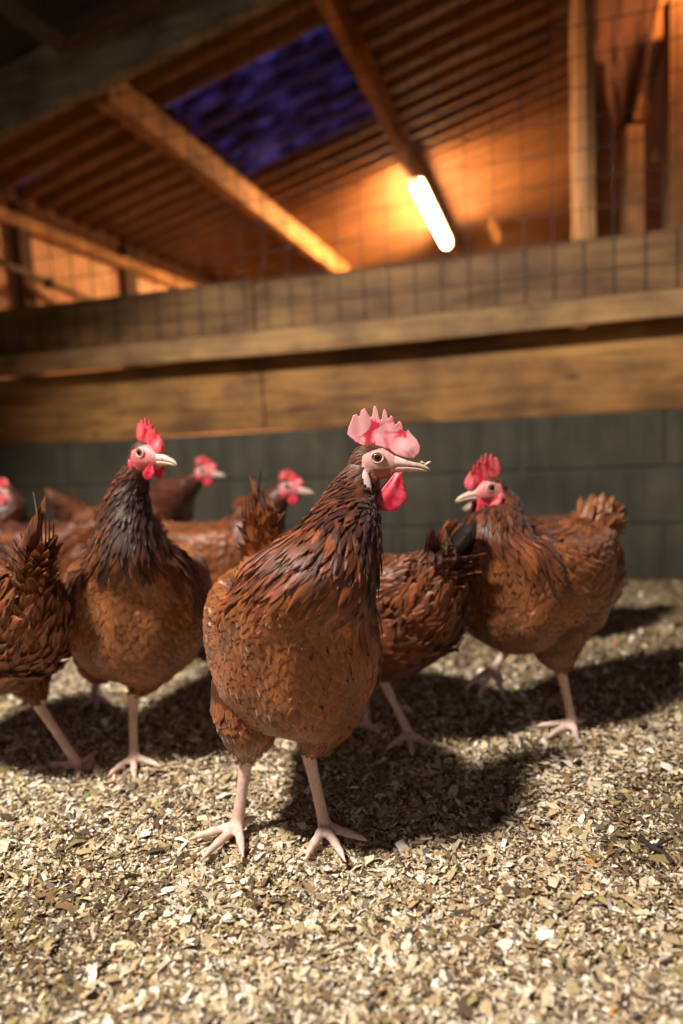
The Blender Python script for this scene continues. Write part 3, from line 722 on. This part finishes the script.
        m.tube([up, hock, hock.lerp(ank, .12), hock.lerp(ank, .5), hock.lerp(ank, .9), ank, foot+Vector((0, 0, .003))], [.0092, .0092, .0080, .0068, .0074, .0088, .0062], 12)
        toes = ((0, 1.0, .058), (42*spread, .86, .049), (-42*spread, .86, .049), (172, .6, .026))
        fr = fyaw
        for (ta, _, tl) in toes:
            a_ = R(ta)+fr; dv = Vector((math.cos(a_), math.sin(a_), 0))
            if raised:
                pts = [ank, ank+dv*tl*.35+Vector((0, 0, -.006)), ank+dv*tl*.7+Vector((0, 0, -.016)), ank+dv*tl+Vector((0, 0, -.028)), ank+dv*(tl+.006)+Vector((0, 0, -.036))]
            else:
                pts = [ank+Vector((0, 0, -.003)), foot+dv*tl*.30+Vector((0, 0, .0065)), foot+dv*tl*.62+Vector((0, 0, .0055)), foot+dv*tl*.9+Vector((0, 0, .0045)), foot+dv*(tl+.010)+Vector((0, 0, .0008))]
            # knuckled toe
            pp = []; rr = []; base_r = [.0076, .0062, .0056, .0043, .0010]
            for i in range(4):
                for e in (0, .5):
                    pp.append(pts[i].lerp(pts[i+1], e)); rr.append((base_r[i]*(1-e)+base_r[i+1]*e)*(1.0 if e == 0 else .88))
            pp.append(pts[4]); rr.append(base_r[4]); m.tube(pp, rr, 8)
        addm([tuple(v) for v in m.v], m.f)
    me = remesh(V, fs, voxel, 2); me.name = 'body'; c = coords(me)
    # colours of the continuous body: face skin, legs, else down under the feathers
    ch = c@ih[:3, :3].T+ih[:3, 3]
    colr = np.tile(np.array((.10, .03, .012)), (len(c), 1))
    face = (ch[:, 0] > -.017) & (ch[:, 2] < .0085+.25*ch[:, 0]) & (ch[:, 2] > -.030+np.clip(-ch[:, 0], 0, .02)*.8) & (np.abs(ch[:, 1]) < .02) & (ch[:, 0] < .03)
    colr[face] = (.80, .46, .42) if comb == 'comb' else (.74, .25, .25)
    lower = face & (ch[:, 2] < -.013) & (ch[:, 0] < .014); colr[lower] = (.50, .20, .12) if comb == 'comb' else (.6, .12, .12)
    for (hip, hock, foot, fyaw, raised, spread), Tl in zip(legs, thighs):
        hock = Vector(hock); foot = Vector(foot); a_ = np.array(hock); b_ = np.array(foot)
        ax = b_-a_; tt = np.clip(((c-a_)@ax)/(ax@ax), -.05, 1); dd = np.linalg.norm(c-(a_+tt[:, None]*ax), axis=1)
        lg = ((dd < .016) & (tt > -.02)) | (np.linalg.norm(c-b_, axis=1) < .085) & (c[:, 2] < foot[2]+.03)
        colr[lg] = (.84, .64, .54)
    setcol(me, colr); me.materials.clear(); me.materials.append(M['skin']); me.polygons.foreach_set('use_smooth', np.ones(len(me.polygons), bool))
    bo = bpy.data.objects.new('body', me); COL.objects.link(bo); bo.parent = root
    # ---- plumage
    pf = Feathers(nl, nw); q = 1/math.sqrt(detail)
    # neck hackles u 0..5.6
    u, th = rows(T, -.1, 5.35, lambda x: (.0048+.0012*x)*q, lambda x: (.0036+.00070*x)*q, .38)
    kf = u < 4.75+.6*np.cos(th)+rng.normal(0, .10, len(u)); u, th = u[kf], th[kf]; pn = T.samp(T.G, u, th)@ih[:3, :3].T+ih[:3, 3]; kf = ~((comb == 'comb') & (np.abs(pn[:, 0]+.015) < .006) & (pn[:, 2] > -.038) & (pn[:, 2] < -.012)); u, th = u[kf], th[kf]; n = len(u); L = (.013+.0052*np.clip(u, 0, 6))*rng.uniform(.8, 1.25, n); W = (.0020+.00060*np.clip(u, 0, 6))*rng.uniform(.8, 1.2, n)*q
    front = np.clip(-np.cos(th), 0, 1)        # throat side
    band = .5+.5*np.sin(u*2.1+3*np.sin(th*2))
    k = np.clip(rng.random(n)*.9+.15*band-.55*front*darkthroat*2*np.clip((4.6-u)/2, 0, 1)+.12*(u-2.5), 0, 1)[:, None]
    ca = jit_col(p['hc'], n, .3)*(1-k*.55)+jit_col(p['he'], n, .3)*k*.55; cbk = jit_col(p['hc'], n, .3)*(1-k)+jit_col(p['he'], n, .35)*k
    pf.on(T, u, th, L, W, rng.uniform(.0015, .006, n)*(.6+.15*u), .85, ca, cbk, rng.normal(0, .10, n), base=.0008, cup=.15)
    # breast and body
    u, th = rows(T, 4.0, 9.2, lambda x: (.0080+.0011*(x-5))*q, lambda x: .0090*q, .20)
    keep = (u > 4.75+.5*np.cos(th)+rng.normal(0, .08, len(u))); u, th = u[keep], th[keep]; n = len(u)
    L = (.0215+.0035*(u-5))*rng.uniform(.8, 1.2, n); W = rng.uniform(.0086, .0104, n)*q
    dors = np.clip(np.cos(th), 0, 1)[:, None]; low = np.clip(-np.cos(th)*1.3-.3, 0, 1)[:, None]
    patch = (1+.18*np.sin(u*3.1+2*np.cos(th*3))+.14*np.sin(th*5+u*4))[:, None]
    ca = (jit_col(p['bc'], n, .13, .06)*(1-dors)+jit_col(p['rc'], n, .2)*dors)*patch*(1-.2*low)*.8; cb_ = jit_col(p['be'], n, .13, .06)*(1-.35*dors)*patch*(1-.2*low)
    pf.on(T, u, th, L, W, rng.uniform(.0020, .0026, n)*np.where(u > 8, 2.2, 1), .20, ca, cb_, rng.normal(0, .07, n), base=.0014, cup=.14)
    # rump fluff
    u, th = rows(T, 8.3, 10.0, lambda x: .008*q, lambda x: .0075*q, .4); n = len(u)
    pf.on(T, u, th, rng.uniform(.03, .05, n), rng.uniform(.006, .010, n), rng.uniform(.006, .018, n), .5, jit_col(p['rc'], n, .25), jit_col(p['be'], n, .25)*.9, rng.normal(0, .3, n))
    # thigh feathers
    for Tl in thighs:
        u, th = rows(Tl, .2, 3.75, lambda x: .0085*q, lambda x: .008*q, .35); n = len(u)
        L = rng.uniform(.020, .030, n)*np.where(u > 2.8, .62, 1); pf.on(Tl, u, th, L, rng.uniform(.006, .0085, n)*np.where(u > 2.8, .75, 1), rng.uniform(.001, .005, n), .4, jit_col(p['bc'], n, .2)*.8, jit_col(p['be'], n, .2)*.8, rng.normal(0, .15, n))
    # head feathers (crown, nape, throat)
    u, th = rows(Hd, .9, 6.0, lambda x: .0030*q, lambda x: .0030*q, .4)
    P0 = Hd.samp(Hd.G, u, th); ph = P0@ih[:3, :3].T+ih[:3, 3]
    kp = ~((ph[:, 0] > -.0165) & (ph[:, 2] < .0085+.25*ph[:, 0]) & (ph[:, 2] > -.026+np.clip(-ph[:, 0], 0, .02)*.8)) & ((ph[:, 0] < .012))
    u, th = u[kp], th[kp]; n = len(u)
    pf.on(Hd, u, th, rng.uniform(.007, .012, n), rng.uniform(.0014, .0024, n), rng.uniform(.0006, .0022, n), .8, jit_col(np.array(p['hc'])*1.0, n, .3), jit_col(np.array(p['he'])*.55, n, .35), rng.normal(0, .2, n), base=.0014)
    po = pf.build('plumage', root)
    # ---- wings
    for sd_ in (1, -1):
        wr = []
        Y0 = .078*f
        for (x, z, yy, lat, dd_, vv) in ((.056, .258, .054, .010, .024, .030), (.028, .246, Y0-.010, .020, .046, .056), (-.020, .238, Y0+.002, .021, .054, .066), (-.075, .244, Y0-.002, .019, .046, .058), (-.125, .262, Y0-.018, .013, .030, .038), (-.165, .276, .036, .008, .016, .020), (-.190, .286, .022, .004, .006, .008)):
            c_ = TP(x, z); wr.append((c_[0], c_[1]+sd_*yy, c_[2], *TD(-1, .12), 0, lat, dd_, vv))
        Wl = Loft(wr, 80, 56); wf = Feathers(nl, nw)
        u, th = rows(Wl, .1, 4.2, lambda x: .0095*q, lambda x: .0095*q, .25); n = len(u)
        low = np.clip(-np.cos(th), 0, 1)
        ca = jit_col(p['wc'], n, .2)*.75; cb_ = jit_col(np.array(p['be'])*1.0, n, .25)
        if pal == 'gold':
            cream = rng.random(n) < .025; ca[cream] = (.72, .45, .25); cb_[cream] = (.8, .55, .32)
        wf.on(Wl, u, th, rng.uniform(.020, .026, n)*(1+.20*u), rng.uniform(.0080, .0105, n)*q, rng.uniform(.0022, .0032, n), .15, ca, cb_, rng.normal(0, .06, n), base=.0012, cup=.20)
        # long secondaries and primaries along the lower rear
        nq = 13; k = np.linspace(0, 1, nq)
        u = 1.2+k*1.6; th = (np.pi*(1.0-.40*k)) if True else None
        th = np.pi + (-1 if sd_ > 0 else 1)*(-.55+1.5*k)*.55
        ca = jit_col(np.array(p['wc'])*.55, nq, .2); cb_ = jit_col(np.array(p['wc'])*1.1, nq, .2)
        wf.on(Wl, u, th, np.linspace(.115, .105, nq), np.full(nq, .0105), np.full(nq, .004), .15, ca, cb_, np.full(nq, .0), base=.0035)
        wo_ = wf.build('wing', root)
    # ---- tail: tent of stiff feathers and coverts
    tf = Feathers(max(nl, 7), nw); base = Vector(TP(-.178, .282)); td = Vector(TD(-tail[0], tail[1])).normalized()
    nf = 12; O = []; D = []; Sd = []; Lh = []; Wd = []
    for i in range(nf):
        s_ = -1 if i % 2 else 1; k = (i//2)/(nf/2-1)
        d = td + Vector((0, s_*(.05+.14*k), -.06*k)) + Vector(TD(-.16*k, 0)); O.append(base+Vector((.01*k, s_*(.004+.012*k), -.01*k))); D.append(d)
        Sd.append(Vector((.9, s_*.35, .45))); Lh.append(tail_len*(1-.22*k)*random.uniform(.94, 1.05)); Wd.append(tail_w*random.uniform(.9, 1.15))
    ca = jit_col(np.array(p['rc'])*.8, nf, .2); cb_ = jit_col(np.array(p['be'])*.8, nf, .2)
    if black_tips: ca = ca*.4; cb_ = cb_*0+np.array((.012, .01, .012))
    tf.free(np.array(O), np.array(D), np.array(Sd), np.array(Lh), np.array(Wd), .2, ca, cb_, curl=np.array([(tail_curl if i % 2 else -tail_curl)*.5 for i in range(nf)]))
    nc = int(150*detail); cs_ = min(1, tail_w/.0135)*.9+.1; ax_ = rng.uniform(0, 2*np.pi, nc); kk = rng.uniform(0, 1, nc)
    b0_ = np.array(base); tdn = np.array(td); s1 = np.array((0, 1.0, 0)); s2 = np.cross(tdn, s1)
    O = b0_ + tdn*(kk*tail_len*.42)[:, None] + (np.cos(ax_)[:, None]*s1*.020*cs_+np.sin(ax_)[:, None]*s2*.026*cs_)*(1-.45*kk)[:, None] - tdn*.02
    D = tdn+ (np.cos(ax_)[:, None]*s1*.20*cs_+np.sin(ax_)[:, None]*s2*.20*cs_) + rng.normal(0, .10, (nc, 3)); S_ = -np.sin(ax_)[:, None]*s1+np.cos(ax_)[:, None]*s2
    tf.free(O, D, S_, rng.uniform(.032, .055, nc), rng.uniform(.006, .010, nc), .35, jit_col(np.array(p['bc']), nc, .25)*.8, jit_col(p['be'], nc, .25), curl=-.25)
    to_ = tf.build('tail', root)
    if black_tips: to_['label'] = 'rusty tail with black feather tips'
    # ---- head parts
    def part(me_, name, Mx):
        o = bpy.data.objects.new(name, me_); COL.objects.link(o); o.parent = root; o.matrix_local = Mx; return o
    cl = Matrix.Rotation(R(comb_lean), 4, 'X')
    part(COMB if comb == 'comb' else COMB_RED, 'comb', HM @ cl @ Matrix.Diagonal((*comb_s, 1)))
    ws = comb_s[0] if comb != 'comb' else 1
    for s_ in (1, -1):
        part(WATTLE, 'wattle', HM @ Matrix.Translation((0, s_*.0048, 0)) @ Matrix.Rotation(R(s_*9), 4, 'X') @ Matrix.Diagonal((ws, 1, ws, 1)))
        part(LOBE if comb == 'comb' else LOBE_RED, 'earlobe', HM @ Matrix.Translation((.001, s_*.0225, 0)) @ Matrix.Rotation(R(s_*6), 4, 'X') @ (Matrix.Diagonal((.62, .5, .55, 1)) if comb != 'comb' else Matrix.Diagonal((.85, .6, .9, 1))))
        e = part(EYE_L if s_ > 0 else EYE_R, 'eye', HM @ Matrix.Translation((0, s_*.0131, 0)))
        part(LID, 'eyelid', HM @ Matrix.Translation((0, s_*.0143, 0)))
    part(BEAKS[0 if comb == 'comb' else 1], 'beak', HM @ Matrix.Diagonal((.86 if comb != 'comb' else 1, 1, 1, 1))); 
    nst = part(NOSTRIL, 'nostril', HM)
    HENS.append(root); return root

def leg(side, fx, fy, foot_yaw=0, hock=None, raised=False, spread=1.0, hipx=.0, fz=0.0, hz=.086):
    hp = (hipx-.01, side*.052, .185); hk = hock or ((fx-.045, fy*.8, .100) if raised else (fx*.45-.012, fy*.74, hz))
    return (hp, hk, (fx, fy, fz), R(foot_yaw), raised, spread)
def local(world, origin, yaw):
    v = Matrix.Rotation(-yaw, 3, 'Z') @ (Vector(world)-Vector(origin)); return v
# ---- the front hen
def place(label, foot_px, ang, head_px, head_dep, head_ang, feet, **kw):
    """foot_px: pixel on the ground under the body; feet: list of (side, pixel, toe angle, opts)"""
    o = ground(*foot_px); yw = heading(ang); legs = []
    for (side, px, ta, op) in feet:
        g = local(ground(*px), o, yw); legs.append(leg(side, g.x, g.y, ta, **op))
    return hen(label, o, yw, at_depth(head_px[0], head_px[1], head_dep), heading(head_ang), legs=legs, **kw)
place('large brown hen in sharp focus at front centre, pale pink comb, head in profile', (291, 829), 15, (377, 457), .765, 88,
      [(-1, (238, 831), -45, dict(spread=1.05)), (1, (325, 832), 6, dict(spread=1.0))], pal='gold', detail=1.25, voxel=.0019, nl=7, nw=6, tail=(.35, .94), tail_len=.14, tail_w=.0085, head_pitch=0, fat=.95, body_shift=(.0, .016), neck_push=.045)
place('dark-necked brown hen left of the front hen, looking right with small drooping comb', (143, 748), 12, (148, 452), .90, 58,
      [(-1, (95, 700), 10, dict(raised=False, spread=.8)), (1, (134, 761), 5, {})], pal='dark', detail=.9, comb='red', comb_s=(.6, 1, .8), darkthroat=.8, tail=(.8, .6), neck_w=.82, fat=1.08, body_shift=(.0, .012))
place('rear-facing brown hen cut by the left edge, with upright frayed tail', (-6, 758), -130, (-60, 560), 1.05, -120,
      [(-1, (78, 770), -20, {}), (1, (-14, 758), 0, {})], pal='brown', detail=.8, comb='red', comb_s=(.7, 1, .7), tail=(.40, .93), tail_len=.13, tail_w=.0075, fat=.93)
place('brown hen at right facing left, bright red comb, one foot lifted', (530, 722), -52, (487, 487), 1.00, -75,
      [(1, (572, 727), 0, {}), (-1, (494, 694), 15, dict(raised=True, fz=.036))], pal='brown', detail=.8, comb='red', comb_s=(.72, 1, .88), darkthroat=.1, tail=(.8, .5), tail_len=.085)
place('brown hen with head down behind the front hen, tail showing black tips', (356, 722), -130, (275, 620), 1.25, -120,
      [(-1, (408, 738), 130, {}), (1, (366, 728), 0, {})], pal='deep', detail=.7, comb='red', comb_s=(.7, 1, .7), tail=(.75, .65), tail_len=.09, black_tips=True, head_pitch=-30, body_lift=-.03, body_pitch=-6)
place('blurred reddish hen at back left, neck rising behind the dark-necked hen', (152, 626), 75, (204, 470), 1.60, 85,
      [(-1, (162, 626), 0, {}), (1, (142, 629), 0, {})], pal='deep', detail=.4, voxel=.004, nl=5, nw=4, comb='red', comb_s=(.62, 1, .62), darkthroat=0, tail=(.8, .6))
place('blurred hen at the back, dark head just left of the front hen neck', (236, 664), 85, (289, 486), 1.37, 80,
      [(-1, (225, 664), 0, {}), (1, (250, 662), 0, {})], pal='brown', detail=.4, voxel=.004, nl=5, nw=4, comb='red', comb_s=(.62, 1, .62), darkthroat=1, tail=(.9, .4))
place('blurred hen at the far left edge facing left with dark little tail', (40, 655), -90, (2, 492), 1.50, -80,
      [(-1, (50, 655), 0, {}), (1, (33, 657), 0, {})], pal='deep', detail=.4, voxel=.004, nl=5, nw=4, comb='red', comb_s=(.5, 1, .6), darkthroat=0, tail=(.8, .6), black_tips=True, tail_len=.07)
place('blurred dark reddish hen mostly hidden behind the right-hand hen', (525, 640), -80, (486, 500), 1.45, -85,
      [(-1, (532, 640), 0, {}), (1, (515, 644), 0, {})], pal='deep', detail=.4, voxel=.004, nl=5, nw=4, comb='red', comb_s=(.5, 1, .5), darkthroat=0, body_lift=-.035, tail=(.9, .3), black_tips=True, tail_len=.07)
